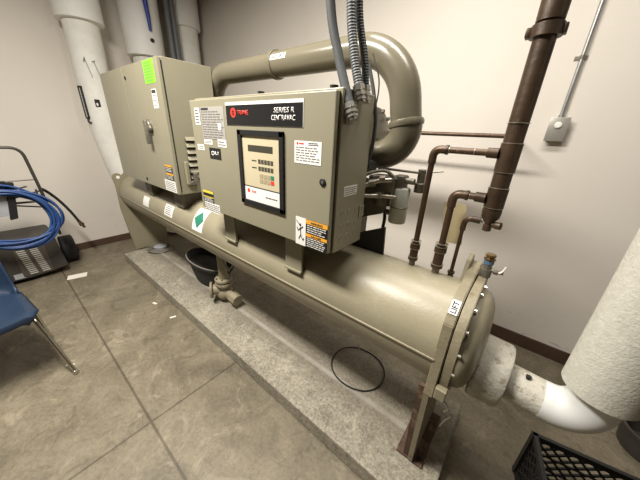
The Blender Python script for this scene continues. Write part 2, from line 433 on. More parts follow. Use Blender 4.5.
# ------------------------------------------------------------------ chiller barrel
YC, ZCN, RB = 1.233, .62, .25
X0, X1 = -4.25, -.12
bt = thing('chiller_barrel', (-1.8, 1.011, PADZ), 'long horizontal beige steel barrel on end supports across the concrete pad', 'pressure vessel')
MACHINE[0] = True
body = B().lathe((X0, YC, ZCN), (1, 0, 0), [(0, RB), (X1-X0, RB)], 96).build('shell', M['barrel'], bt)
B().box(X0, X1, YC-RB-.007, YC-RB+.01, ZCN-.014, ZCN-.002, .003).build('seam', M['barrel'], body)
# near tube sheet
ts = [(.965, .42), (.985, .40), (1.10, .335), (1.37, .335), (1.49, .44), (1.50, .80), (1.47, .915), (1.42, .935), (1.09, .892), (1.02, .845), (.995, .80)]
sheet = B().prism(ts, 'x', -.128, -.086, .004).build('tube_sheet', M['dirtybeige'], bt, False)
F = Fr((-.109, .994, .80), (0, .03, .045), (-1, 0, 0))
# sticker on the sloping front edge
F = Fr((-.0895, 1.02, .846), (0, .07, .047), (-1, 0, 0))
lb = sticker(F, -.005, .062, .002, .036, M['labelwhite'], bt, 'label', label='white lift sticker')
lettering(F, 'LIFT', .001, .056, .008, .030, M['ink'], lb, .0022, .02)
# leg under it
MACHINE[0] = False
leg = B().prism([(.793, .62), (1.229, .62), (1.165, PADZ+.012), (.857, PADZ+.012)], 'x', -.103, -.083).build('support_leg', M['dirtybeige'], bt, False)
foot = B().box(-.160, -.040, .862, 1.165, PADZ, PADZ+.014, .002).build('foot_plate', M['rust'], bt, False, label='rusty foot plate')
B().cyl((-.062, .893, PADZ+.014), (-.062, .893, PADZ+.0155), .011, seg=18).build('bolt_hole', M['gap'], foot)
gus = B().prism([(.868, PADZ+.012), (.882, PADZ+.012), (.812, .64), (.796, .64)], 'x', -.128, -.103).build('leg_flange', M['rust'], bt, False, label='rust streaked leg flange')
MACHINE[0] = True
# water box flange, cover, bolts
wf = [(.985, .46), (1.04, .385), (1.13, .34), (1.34, .34), (1.43, .385), (1.485, .47), (1.485, .77), (1.43, .86), (1.34, .905), (1.13, .905), (1.04, .86), (.985, .78)]
B().lathe((-.10, YC, ZCN), (1, 0, 0), [(0, .235), (.035, .235)], 64).build('gasket_ring', M['gap'], bt)
wbx = B().prism(wf, 'x', -.081, -.044, .003).build('flange', M['dirtybeige'], bt)
cov = B().lathe((-.044, YC, ZCN), (1, 0, 0), [(0, .243), (.012, .243), (.030, .238), (.050, .218), (.066, .18), (.075, .12), (.079, .05), (.080, .0)], 64, False).build('end_cover', M['barrel'], bt)
for k in range(16):
    a = 2*PI*(k+.3)/16; y, z = YC+.256*math.cos(a), ZCN+.256*math.sin(a)
    B().cyl((-.046, y, z), (-.034, y, z), .0065, seg=6).build('bolt', M['steel'], bt, False)
B().box(-.085, -.04, .955, 1.0, .44, .50, .004).build('lug', M['beige'], bt, False)
# lifting ear at the back of the near sheet
B().prism([(1.30, .86), (1.44, .86), (1.43, .955), (1.40, .975), (1.34, .955)], 'x', -.148, -.127, .003).build('lifting_ear', M['dirtybeige'], bt, False)
# far tube sheet / support with an eye
MACHINE[0] = False
fs = [(.835, PADZ), (1.19, PADZ), (1.235, .60), (1.235, .96), (1.16, 1.0), (.90, 1.0)]
fs += [(.829+.045*math.cos(a), .957+.045*math.sin(a)) for a in [math.radians(d) for d in (25, 60, 90, 120, 150, 185)]] + [(.795, .88), (.790, .60)]
farsup = B().prism(fs, 'x', -3.525, -3.490).build('end_support', M['beige'], bt, False)
B().cyl((-3.489, .832, .960), (-3.4875, .832, .960), .017, seg=20).build('lifting_eye', M['white'], farsup)
MACHINE[0] = True
# stickers on the barrel front
lb = B().patch(-3.40, -3.24, 6, 31, YC, ZCN, RB+.0006).build('label', M['labelwhite'], body, label='small white label')
F0 = Fr((0, 0, 0), (1, 0, 0), (0, 0, 1))
def patch_lines(x0, x1, a0, a1, n, parent, seed=1):
    b = B(); r_ = random.Random(seed)
    for k in range(n):
        a = a0+(a1-a0)*(k+.3)/n
        b.patch(x0, x1-r_.uniform(0, .3)*(x1-x0), a, a+(a1-a0)*.4/n, YC, ZCN, RB+.0024, .0004, 2)
    return b.build('printed_lines', M['inkgrey'], parent, False)
lb = B().patch(-2.83, -2.65, 9, 35, YC, ZCN, RB+.0006).build('label', M['labelwhite'], body, label='square white inspection label with small print')
patch_lines(-2.81, -2.67, 12, 33, 5, body, 3)
lb = B().patch(-2.25, -2.08, 8, 56, YC, ZCN, RB+.0006).build('label', M['labelwhite'], body, label='tall white sticker with a green diamond')
b = B(); n = 16
for k in range(n):
    a0, a1 = 14+36*k/n, 14+36*(k+1)/n
    f = 1-abs((k+.5)/n*2-1)
    b.patch(-2.165-.075*f, -2.165+.075*f, a0, a1, YC, ZCN, RB+.0024, .0004, 1)
b.build('green_diamond', M['darkgreen'], body, False, label='green diamond')
# saddle brackets carrying the control panel
for x0 in (-1.70, -1.045):
    b = B()
    b.box(x0, x0+.135, .985, 1.000, .735, .975, .002)
    b.box(x0, x0+.135, .975, 1.03, .722, .736, .002)
    b.build('panel_bracket', M['panel'], bt, False)
for x0 in (-3.3, -2.6):
    B().box(x0, x0+.16, 1.02, 1.28, .80, .95).build('cabinet_saddle', M['grime'], bt, False)
# drain neck with angle valve under the barrel
MACHINE[0] = False
vx, vy = -1.815, .99
B().cyl((vx, vy, .30), (vx, vy, .60), .036).build('drain_neck', M['dirtybeige'], bt)
B().lathe((vx, vy, .300), (0, 0, 1), [(0, .068), (.003, .072), (.022, .072), (.025, .068)], 24).lathe((vx, vy, .262), (0, 0, 1), [(0, .068), (.003, .072), (.022, .072), (.025, .068)], 24).build('drain_flange', M['dirtybeige'], bt)
b = B().sphere((vx, vy, .180), .068, 20, (1, 1, .95)); b.cyl((vx, vy, .2), (vx, vy, .265), .05)
b.cyl((vx, vy, .19), (vx+.13, vy-.0, .185), .036).cyl((vx+.11, vy-.0, .188), (vx+.19, vy-.0, .18), .048, seg=8)
b.cyl((vx, vy, .22), (vx-.06, vy-.09, .22), .045, seg=16)
b.lathe((vx-.05, vy-.08, .22), (-.55, -.83, 0), [(0, .065), (.004, .070), (.016, .070), (.02, .065)], 24)
b.build('angle_valve', M['dirtybeige'], bt)
for k in range(6):
    a = 2*PI*k/6+.3
    B().cyl((vx+.058*math.cos(a), vy+.058*math.sin(a), .250), (vx+.058*math.cos(a), vy+.058*math.sin(a), .337), .007, seg=6).build('flange_bolt', M['dull'], bt, False)
B().tube([(vx+.03, .99, .52), (vx+.10, .96, .495), (vx+.17, .95, .475)], .010, 8).build('drain_cock', M['dull'], bt)
MACHINE[0] = True
B().tube(catmull([(-.06, 1.0, .42), (-.02, .985, .40), (-.03, .99, .36), (.0, 1.02, .33), (-.02, 1.04, .25), (-.03, 1.03, .21)], 5), .0035, 6).build('wire_hook', M['steel'], bt)

# ------------------------------------------------------------------ control panel
PX0, PX1, PZ0, PZ1, PY = -1.818, -.665, .965, 1.652, .90
cp = thing('control_panel', (-1.24, 1.03, PZ0), 'wide beige control box with a keypad and display on the barrel front', 'control panel')
B().box(PX0+.012, PX1+.010, PY+.030, 1.18, PZ0-.004, PZ1+.012, .004).build('enclosure', M['panel'], cp, False)
B().box(PX0+.02, PX1-.002, PY+.022, PY+.031, PZ0+.004, PZ1-.002).build('door_gasket', M['gap'], cp, False)
door = B().box(PX0, PX1, PY, PY+.024, PZ0, PZ1, .005).build('door', M['panel'], cp, False)
F = Fr((0, PY, 0), (1, 0, 0), (0, 0, 1))
sg = sticker(F, -1.415, -.832, 1.516, 1.628, M['labelwhite'], cp, 'name_plate', .002, label='black name plate with white top edge')
rect(B(), F, -1.412, -.835, 1.518, 1.614, .0012, .002).build('plate_face', M['blackpaint'], sg, False)
lg = B().lathe(F.P(-1.343, 1.578, .0034), F.n, [(0, .024), (.0008, .024)], 28).build('emblem', M['red'], sg, label='round red emblem')
b = B()
for k in range(3):
    rect(b, F, -1.357, -1.329, 1.569+.007*k, 1.5715+.007*k, .0005, .0044)
rect(b, F, -1.346, -1.340, 1.562, 1.594, .0005, .0044)
b.build('emblem_mark', M['blackpaint'], sg, False)
lettering(F, 'TRANE', -1.306, -1.212, 1.566, 1.589, M['red'], sg, .0034, .012)
lettering(F, 'SERIES R', -1.018, -.885, 1.575, 1.597, M['labelwhite'], sg, .0034, .008, .12)
lettering(F, 'CENTRAVAC', -1.036, -.878, 1.543, 1.566, M['labelwhite'], sg, .0034, .008, .12)
# keypad window
kp = B()
fx0, fx1, fz0, fz1 = -1.313, -.952, 1.098, 1.496
for a in ((fx0, fx1, fz1-.026, fz1), (fx0, fx1, fz0, fz0+.026), (fx0, fx0+.032, fz0, fz1), (fx1-.030, fx1, fz0, fz1)): rect(kp, F, *a, .012, 0, .002)
kp = kp.build('keypad_frame', M['black'], cp, False, label='black keypad frame')
kf = sticker(F, fx0+.03, fx1-.028, fz0+.024, fz1-.024, M['cream'], cp, 'keypad', .003, label='cream membrane keypad with display')
rect(B(), F, fx0+.032, fx1-.03, fz0+.026, 1.205, .0008, .003).build('lower_panel', M['labelwhite'], kf, False)
rect(B(), F, fx0+.032, fx1-.03, 1.200, 1.206, .0009, .0032).build('stripe', M['ink'], kf, False)
rect(B(), F, -1.232, -1.034, 1.392, 1.424, .001, .003).build('display', M['lcd'], kf, False, label='dark display strip')
for r_, zz in enumerate((1.346, 1.310, 1.272, 1.246)):
    n = 5 if r_ < 2 else 4
    for k in range(n):
        xx = -1.150+.0245*k if r_ < 2 else -1.143+.030*k
        mk = M['key'] if r_ < 2 else M['keylight']
        if r_ >= 2 and k == 3: mk = M['darkgreen'] if r_ == 2 else M['red']
        rect(B(), F, xx, xx+(.019 if r_ < 2 else .024), zz-.011, zz+.010, .0015, .003).build('key', mk, kf, False)
    if r_ < 2: rect(B(), F, -1.205, -1.165, zz-.003, zz+.003, .0006, .003).build('key_caption', M['ink'], kf, False)
lettering(F, 'TRANE', -1.222, -1.180, 1.170, 1.183, M['red'], kf, .004)
B().lathe(F.P(-1.246, 1.178, .0038), F.n, [(0, .012), (.0006, .012)], 20).build('emblem', M['red'], kf)
print_lines(F, -1.10, -1.0, 1.155, 1.167, 1, M['ink'], kf, .004, .5)
# printed stickers on the door
sp_ = sticker(F, -1.690, -1.440, 1.436, 1.612, M['silver'], cp, 'specification_label', label='grey specification plate with small print')
print_lines(F, -1.682, -1.45, 1.440, 1.592, 11, M['inkgrey'], sp_, .0018, .42, 5)
rect(B(), F, -1.682, -1.60, 1.594, 1.607, .0006, .0016).build('heading', M['ink'], sp_, False)
rect(B(), F, -1.508, -1.478, 1.488, 1.526, .0006, .0018).build('stamp', M['labelwhite'], sp_, False)
for (a0, a1, b0, b1, n, sd, lab) in ((-1.764, -1.706, 1.512, 1.608, 5, 2, 'narrow white label at top left'), (-1.686, -1.590, 1.402, 1.430, 2, 3, 'small white number label'), (-1.528, -1.438, 1.394, 1.436, 2, 4, 'small white label beside the grey plate'), (-1.778, -1.695, 1.362, 1.396, 2, 6, 'small white label at left edge'), (-1.776, -1.588, .950, 1.014, 4, 8, 'white label at lower left corner')):
    l_ = sticker(F, a0, a1, b0, b1, M['labelwhite'], cp, label=lab)
    print_lines(F, a0+.006, a1-.006, b0+.005, b1-.005, n, M['inkgrey'], l_, .0018, .45, sd)
l_ = sticker(F, -1.636, -1.508, 1.318, 1.384, M['blackpaint'], cp, 'unit_number', label='black CH-1 plate')
lettering(F, 'CH-1', -1.612, -1.534, 1.338, 1.365, M['labelwhite'], l_, .002, .02)
l_ = sticker(F, -.885, -.726, 1.366, 1.462, M['labelwhite'], cp, 'service_label', label='white service label with red print')
print_lines(F, -.875, -.735, 1.374, 1.440, 6, M['inkgrey'], l_, .0018, .35, 9)
print_lines(F, -.80, -.74, 1.444, 1.458, 2, M['ink'], l_, .0018, .5, 10)
B().lathe(F.P(-.866, 1.451, .0016), F.n, [(0, .006), (.0006, .006)], 16).build('emblem', M['red'], l_)
rect(B(), F, -.856, -.828, 1.448, 1.454, .0006, .0016).build('red_print', M['red'], l_, False)
l_ = sticker(F, -1.784, -1.652, 1.016, 1.098, M['blackpaint'], cp, 'caution_label', label='black caution label with yellow bars')
rect(B(), F, -1.783, -1.653, 1.080, 1.097, .0006, .0016).build('yellow_bar', M['yellow'], l_, False)
rect(B(), F, -1.783, -1.653, 1.050, 1.056, .0006, .0016).build('yellow_bar', M['yellow'], l_, False)
print_lines(F, -1.775, -1.66, 1.020, 1.048, 3, M['labelwhite'], l_, .0018, .35, 11)
l_ = sticker(F, -.874, -.806, .962, 1.108, M['labelwhite'], cp, 'warning_pictogram', label='white pictogram of a shocked figure')
b = B(); q = lambda a, b_: F.P(a, b_, .0022)
for (p0, p1) in (((-.842, 1.06), (-.838, 1.02)), ((-.842, 1.052), (-.858, 1.04)), ((-.842, 1.052), (-.824, 1.066)), ((-.838, 1.02), (-.852, .995)), ((-.838, 1.02), (-.824, .992)), ((-.858, 1.04), (-.864, 1.056)), ((-.824, .992), (-.818, 1.004)), ((-.868, 1.09), (-.850, 1.072))):
    b.bar(q(*p0), q(*p1), .0055, .001)
b.lathe(F.P(-.843, 1.070, .0018), F.n, [(0, .007), (.0006, .007)], 12)
b.build('figure', M['ink'], l_, False)
l_ = sticker(F, -.805, -.670, .962, 1.108, M['blackpaint'], cp, 'warning_label', label='black and orange warning label')
rect(B(), F, -.804, -.671, 1.086, 1.107, .0006, .0016).build('orange_bar', M['orange'], l_, False)
rect(B(), F, -.804, -.671, 1.020, 1.036, .0006, .0016).build('orange_bar', M['orange'], l_, False)
lettering(F, 'WARNING', -.775, -.70, 1.090, 1.102, M['ink'], l_, .0024, .01)
lettering(F, 'DANGER', -.770, -.705, 1.0235, 1.0325, M['ink'], l_, .0024, .01)
print_lines(F, -.797, -.68, 1.040, 1.084, 4, M['labelwhite'], l_, .0018, .35, 12)
print_lines(F, -.797, -.68, .966, 1.018, 5, M['labelwhite'], l_, .0018, .35, 13)
lk = B().lathe(F.P(-.712, 1.298, 0), F.n, [(0, .017), (.004, .017), (.006, .014)], 24).build('lock', M['black'], cp, label='round black lock')
B().lathe(F.P(-.712, 1.298, .006), F.n, [(0, .007), (.0015, .006)], 16).build('keyhole', M['steel'], lk)
for xx in (-.735, -1.20):
    B().cyl((xx, .975, PZ1+.012), (xx, .975, PZ1+.022), .012, seg=12).cyl((xx, .975, PZ1+.020), (xx, .975, PZ1+.028), .018, seg=12).build('top_plug', M['black'], cp)
G = Fr((PX1+.010, 0, 0), (0, 1, 0), (0, 0, 1))
l_ = sticker(G, .985, 1.095, 1.230, 1.276, M['labelwhite'], cp, label='white side label with small print')
print_lines(G, .99, 1.09, 1.234, 1.272, 4, M['inkgrey'], l_, .0018, .4, 14)
for yy in (.985, 1.043, 1.108):
    for zz in (1.025, 1.085, 1.148):
        B().lathe((PX1+.010, yy, zz), (1, 0, 0), [(0, .014), (.0015, .013), (.0016, .0115), (.0006, .011), (.0006, 0.0)], 20, False).build('knockout', M['panel'], cp)
B().box(PX1+.008, PX1+.014, 1.135, 1.18, 1.10, 1.16).build('side_clip', M['panel'], cp, False)

# ------------------------------------------------------------------ starter cabinet
CX0, CX1, CZ0, CZ1, CY = -3.72, -2.315, .955, 1.955, .95
cb = thing('starter_cabinet', (-3.0, 1.15, CZ0), 'tall beige starter cabinet with a lever handle and lime green sticker', 'electrical cabinet')
B().box(CX0+.01, CX1-.004, CY+.028, 1.37, CZ0-.004, CZ1+.006, .004).build('enclosure', M['panel'], cb, False)
B().box(CX0+.02, CX1-.012, CY+.02, CY+.029, CZ0+.01, CZ1-.01).build('door_gasket', M['gap'], cb, False)
B().box(CX0, -3.078, CY, CY+.024, CZ0, CZ1, .003).build('side_panel', M['panel'], cb, False)
dr_ = B().box(-3.070, CX1, CY, CY+.024, CZ0, CZ1, .003).build('door', M['panel'], cb, False)
B().box(CX1-.010, CX1-.003, CY+.0235, CY+.034, CZ0+.02, CZ1-.02).build('dark_seam', M['gap'], cb, False)
F = Fr((0, CY, 0), (1, 0, 0), (0, 0, 1))
l_ = sticker(F, -2.578, -2.385, 1.795, 1.948, M['green'], cb, 'lime_sticker', label='lime green sticker')
print_lines(F, -2.56, -2.40, 1.805, 1.94, 7, M['darkgreen'], l_, .0018, .2, 15)
l_ = sticker(F, -2.500, -2.412, 1.622, 1.755, M['labelwhite'], cb, label='upright white label')
rect(B(), F, -2.494, -2.42, 1.727, 1.75, .0006, .0016).build('heading', M['ink'], l_, False)
print_lines(F, -2.49, -2.42, 1.635, 1.72, 5, M['inkgrey'], l_, .0018, .3, 16)
hd = B().lathe(F.P(-2.665, 1.490, 0), F.n, [(0, .055), (.010, .055), (.014, .045), (.022, .040)], 28).build('handle_hub', M['dull'], cb)
B().box(-2.688, -2.640, CY-.045, CY-.018, 1.345, 1.535, .010).build('lever_handle', M['dull'], cb, label='grey lever handle')
B().sphere((-2.625, CY-.015, 1.47), .026, 14, (1, .6, 1)).build('handle_catch', M['dull'], cb)
for xx, zz in ((-3.008, 1.868), (-2.982, 1.004)):
    B().lathe(F.P(xx, zz, 0), F.n, [(0, .014), (.005, .014), (.007, .010)], 16).build('door_latch', M['black'], cb)
for (b0, b1) in ((1.128, 1.192), (1.065, 1.122)):
    l_ = sticker(F, -2.500, -2.362, b0, b1, M['blackpaint'], cb, 'caution_label', label='black caution label with orange edge')
    rect(B(), F, -2.499, -2.363, b1-.016, b1-.001, .0006, .0016).build('orange_bar', M['orange'], l_, False)
    print_lines(F, -2.49, -2.375, b0+.005, b1-.02, 3, M['labelwhite'], l_, .0018, .35, 17)
l_ = sticker(F, -2.560, -2.345, .962, 1.058, M['labelwhite'], cb, label='white label at the door bottom')
print_lines(F, -2.54, -2.36, .970, 1.05, 5, M['inkgrey'], l_, .0018, .35, 18)
for k in range(7):
    z = 1.405-.052*k
    B().prism([(1.075, z), (1.16, z), (1.16, z-.03), (1.075, z-.03)], 'x', CX1-.005, CX1+.002).build('louver_slot', M['gap'], cb, False)
    B().obox(Vector((CX1+.008, 1.117, z)), (.004, .095, .034), Matrix.Rotation(math.radians(-35), 3, 'Y')).build('louver', M['panel'], cb, False)
br = B().box(CX1-.004, CX1+.030, 1.030, 1.056, 1.035, 1.225, .004).build('side_bar', M['panel'], cb, False)
B().box(CX1-.004, CX1+.045, 1.085, 1.12, 1.02, 1.13, .006).cyl((CX1, 1.07, 1.05), (CX1+.05, 1.07, 1.05), .018, seg=8).build('terminal_block', M['dull'], cb, False)

# ------------------------------------------------------------------ big suction pipe
py, pz, pr_ = 1.45, 1.920, .079
sx = thing('suction_pipe', (-1.4, py, 1.0), 'fat glossy olive beige pipe arching over the control box', 'pipe')
path = [(-2.46, py, .84)] + arc((-2.20, py, 1.66), .26, PI, PI/2, (1, 0, 0), (0, 0, 1), 14) + \
       arc((-.923, py, 1.62), .30, PI/2, .2, (1, 0, 0), (0, 0, 1), 18) + [(-.605, py, 1.562)]
B().tube(path, pr_, 40).build('pipe_run', M['pipe'], sx)
B().lathe((-1.625, py, pz), (1, 0, 0), [(0, .079), (.002, .088), (.02, .091), (.038, .088), (.04, .079)], 40, False).build('weld_collar', M['pipe'], sx)
B().lathe((-.601, py, 1.545), (-.2, 0, .98), [(0, .08), (.003, .089), (.018, .092), (.032, .087), (.035, .079)], 40, False).build('lower_collar', M['pipe'], sx)
B().tube([(-.608, py, 1.575)] + arc((-.737, py, 1.535), .135, .2, -PI/2, (1, 0, 0), (0, 0, 1), 14) + [(-.785, py, 1.40)], .083, 40).build('inlet_elbow', M['pipe'], sx)
ff = B(); ff.patch(-1.585, -1.440, 8, 32, py, pz, pr_+.0006, .001, 6)
l_ = ff.build('label', M['labelwhite'], sx, label='white no lift sticker')
F = Fr((0, py-pr_*math.cos(math.radians(20))-.0013, pz+pr_*math.sin(math.radians(20))), (1, 0, 0), (0, math.sin(math.radians(20)), math.cos(math.radians(20))))
lettering(F, 'NO LIFT', -1.578, -1.448, -.009, .010, M['ink'], l_, .0012, .02)

# ------------------------------------------------------------------ compressor behind the panel
cm = thing('compressor', (-1.3, 1.33, .83), 'grimy beige compressor mostly hidden behind the control box', 'compressor')
B().lathe((-1.75, 1.38, 1.36), (1, 0, 0), [(0, .10), (.02, .15), (.55, .15), (.60, .165), (.64, .165), (.66, .15), (.86, .15), (.88, .12)], 40).build('casing', M['grime'], cm)
B().lathe((-.80, 1.47, 1.485), (1, 0, .1), [(0, .150), (.004, .157), (.026, .157), (.030, .150)], 40).build('inlet_flange', M['beige'], cm)
for k in range(10):
    a = 2*PI*k/10+.2
    B().cyl((-.774, 1.47+.136*math.cos(a), 1.488+.136*math.sin(a)), (-.757, 1.47+.136*math.cos(a), 1.490+.136*math.sin(a)), .010, seg=6).build('flange_bolt', M['dull'], cm, False)
B().box(-1.55, -1.0, 1.25, 1.50, 1.13, 1.24, .02).build('base', M['grime'], cm)
B().box(-1.45, -.78, 1.24, 1.48, .85, 1.14, .01).build('mounting_stand', M['grime'], cm, False)
# end plate and black guard seen right of the panel
B().prism([(-.80, 1.02), (-.60, 1.10), (-.585, 1.22), (-.80, 1.30)], 'y', 1.29, 1.33, .004).build('side_cover', M['grime'], cm, False)
B().prism([(-.78, .86), (-.555, .86), (-.565, 1.03), (-.78, .93)], 'y', 1.285, 1.30).build('black_guard', M['black'], cm, False, label='black sheet guard')
b = B()
b.cyl((-.72, 1.25, 1.345), (-.72, 1.34, 1.335), .035, seg=12).box(-.80, -.735, 1.22, 1.30, 1.28, 1.385, .008)
b.build('solenoid', M['black'], cm)
b = B().cyl((-.63, 1.33, 1.30), (-.63, 1.33, 1.14), .05, seg=20).box(-.70, -.55, 1.28, 1.38, 1.22, 1.30, .01)
b.build('valve_block', M['dull'], cm)
B().tube(catmull([(-.80, 1.2, 1.235), (-.70, 1.2, 1.245), (-.62, 1.24, 1.28), (-.56, 1.27, 1.29)], 6), .012, 10).build('oil_line', M['solder'], cm)
B().tube(catmull([(-.80, 1.2, 1.19), (-.68, 1.2, 1.20), (-.60, 1.25, 1.205), (-.54, 1.30, 1.20)], 6), .011, 10).build('oil_line', M['solder'], cm)
B().tube(catmull([(-.72, 1.22, 1.285), (-.66, 1.24, 1.32), (-.6, 1.28, 1.33), (-.55, 1.30, 1.29)], 6), .009, 8).build('oil_line', M['dull'], cm)
for (x, y, z, r_) in ((-.645, 1.225, 1.265, .020), (-.60, 1.25, 1.29, .018), (-.69, 1.20, 1.245, .017), (-.61, 1.245, 1.205, .017)):
    B().cyl((x-.014, y, z-.002), (x+.014, y+.006, z+.004), r_, seg=6).build('line_nut', M['solder'], cm, False)
B().lathe((-.455, 1.40, 1.225), (0, -.05, 1), [(0, .015), (.004, .028), (.05, .028), (.054, .02), (.12, .02)], 18).build('service_valve', M['dull'], cm)
B().cyl((-.60, 1.35, 1.10), (-.53, 1.345, 1.105), .016, seg=10).cyl((-.565, 1.345, 1.09), (-.565, 1.345, 1.15), .009, seg=8).build('valve_stem', M['dull'], cm)
B().tube(catmull([(-.62, 1.36, 1.13), (-.60, 1.34, 1.06), (-.60, 1.33, .98), (-.595, 1.32, .88)], 6), .010, 8).build('oil_line', M['iron'], cm)
B().box(-.69, -.46, 1.36, 1.40, 1.325, 1.333).build('valve_bracket', M['dull'], cm, False)
B().tube(catmull([(-.47, 1.38, 1.33), (-.42, 1.40, 1.335), (-.36, 1.42, 1.345)], 5), .004, 6).build('capillary', M['dull'], cm)
of = thing('oil_filter', (-.535, 1.35, 1.05), 'pale greenish white canister filter hanging beside the compressor', 'filter')
B().lathe((-.532, 1.35, 1.050), (.0, 0, 1), [(0, .028), (.004, .043), (.012, .047), (.19, .047), (.196, .043), (.2, .030)], 28).build('canister', M['filterwhite'], of)
B().box(-.575, -.515, 1.31, 1.39, 1.245, 1.31, .008).cyl((-.52, 1.35, 1.285), (-.47, 1.35, 1.285), .016, seg=12).build('filter_head', M['dull'], of)
B().lathe((-.532, 1.35, 1.14), (0, 0, 1), [(0, .0471), (.001, .0482), (.006, .0482), (.007, .0471)], 28, False).build('filter_band', M['dull'], of)

# ------------------------------------------------------------------ relief vent: big vertical pipe and risers
VX, VY = -.103, 1.30
vp = thing('vent_pipe', (VX, VY, 1.16), 'tall thick dark brown vertical iron pipe with couplings', 'pipe')
B().tube([(VX, VY, 1.20), (VX, VY, top_z(ZC-.002))], .0335, 28).build('pipe_run', M['iron'], vp)
B().lathe((VX, VY, 1.130), (0, 0, 1), [(0, .010), (.003, .017), (.03, .017), (.031, .012), (.035, .013), (.062, .034), (.09, .037), (.10, .036)], 24).build('end_cap', M['iron'], vp)
for z0, h in ((1.235, .085), (1.38, .11)):
    c_ = B().lathe((VX, VY, z0), (0, 0, 1), [(0, .034), (.001, .037), (h-.001, .037), (h, .034)], 28, False).build('coupling', M['iron'], vp)
for z0 in (1.235, 1.318, 1.38, 1.489, 1.56):
    B().lathe((VX, VY, z0), (0, 0, 1), [(0, .0345), (.0012, .0382), (.0024, .0382), (.0036, .0345)], 28, False).build('solder_joint', M['solder'], vp)
B().lathe((VX, VY, 1.868), (0, 0, 1), [(0, .034), (.002, .040), (.075, .041), (.078, .037)], 28, False).build('coupling', M['iron'], vp)
b = B().lathe((VX, VY, 1.825), (0, 0, 1), [(0, .034), (.001, .046), (.036, .046), (.037, .034)], 28, False)
b.box(VX-.058, VX-.042, VY-.018, VY+.018, 1.829, 1.857, .003).box(VX+.042, VX+.054, VY-.018, VY+.018, 1.829, 1.857, .003)
b.build('grooved_clamp', M['iron'], vp)
B().lathe((VX+.02, VY-.01, 1.165), (.9, -.3, .1), [(0, .012), (.012, .016), (.03, .016), (.032, .010)], 12).build('side_plug', M['iron'], vp)

def riser(name, x, y, zt, ze, r, label, grp=None, body_z=None):
    t = thing(name, (x, y, zt), label, 'pipe', grp)
    pts = [(x, y, zt), (x, y, ze-.035)] + arc((x+.03, y, ze-.03), .03, PI, PI/2, (1, 0, 0), (0, 0, 1), 7)[1:] + [(VX-.036, y, ze)]
    B().tube(pts, r, 18).build('pipe_run', M['copper'], t)
    b = B()
    b.lathe((x+.048, y, ze), (1, 0, 0), [(0, r), (.001, r+.007), (.012, r+.007), (.013, r)], 20, False)
    b.build('elbow_ring', M['iron'], t)
    B().tube([(x, y, ze-.062), (x, y, ze-.035)] + arc((x+.03, y, ze-.03), .03, PI, PI/2, (1, 0, 0), (0, 0, 1), 7)[1:] + [(x+.055, y, ze)], r+.004, 18).build('elbow', M['copper'], t)
    B().lathe((VX-.075, y, ze), (1, 0, 0), [(0, r), (.001, r+.006), (.04, r+.007), (.041, r)], 18, False).build('branch_socket', M['iron'], t)
    for xx in (x+.062, (x+VX)/2+.02):
        B().lathe((xx, y, ze), (1, 0, 0), [(0, r), (.001, r+.0012), (.003, r+.0012), (.004, r)], 18, False).build('solder_joint', M['solder'], t)
    return t
def valve_body(t, x, y, z0, h, r):
    """pressure relief valve on a short neck: hex, body, hex"""
    B().lathe((x, y, z0-.04), (0, 0, 1), [(0, r*.72), (.06, r*.72)], 20).build('valve_neck', M['dull'], t)
    B().lathe((x, y, z0), (0, 0, 1), [(0, r*.9), (.002, r*1.12), (.014, r*1.15), (.016, r*.95), (h-.04, r*.95), (h-.038, r*1.15), (h-.018, r*1.15), (h-.016, r*.85), (h, r*.8)], 22).build('relief_valve', M['copper'], t)
    for dz in (.018, h-.04, h-.012, h+.004):
        B().lathe((x, y, z0+dz), (0, 0, 1), [(0, r*.8), (.001, r*1.19), (.0035, r*1.19), (.0045, r*.8)], 22, False).build('solder_joint', M['solder'], t)
t = riser('relief_pipe', -.385, 1.285, .84, 1.452, .0135, 'tallest brown copper riser with elbow left of the thick vent pipe', 'relief risers')
valve_body(t, -.385, 1.285, .895, .105, .0215)
t = riser('relief_pipe', -.262, 1.285, .84, 1.272, .0150, 'middle brown copper riser in front of the tan tag', 'relief risers')
valve_body(t, -.262, 1.285, .895, .125, .0245)
t = riser('relief_pipe', -.200, 1.34, .82, 1.160, .0085, 'thinnest and shortest dark riser right of the tan tag', 'relief risers')
B().lathe((-.200, 1.34, .835), (0, 0, 1), [(0, .018), (.01, .018), (.011, .013), (.03, .013), (.031, .017), (.04, .017)], 16).build('base_fitting', M['iron'], t)
MACHINE[0] = False
hp = thing('wall_branch_pipe', (-1.2, 1.95, 1.52), 'thin straight horizontal brown pipe running behind the fat pipe', 'pipe')
B().tube(rounded([(-1.9, 1.95, 1.523), (-.165, 1.95, 1.523), (-.165, YB, 1.523)], .04), .0125, 14).build('pipe_run', M['copper'], hp)
B().tube(rounded([(-1.88, 1.95, 1.523), (-1.93, 1.95, 1.523), (-1.93, YB, 1.523)], .03), .014, 14).build('elbow', M['copper'], hp)
# tan tag
MACHINE[0] = True
tg = B().prism([(-.315, 1.20), (-.303, 1.212), (-.225, 1.212), (-.212, 1.20), (-.192, 1.01), (-.285, 1.005)], 'y', 1.375, 1.3775).build('hanging_tag', M['manila'], None, False)
tag(tg, 'blank tan card tag hanging behind the middle copper riser', 'tag')

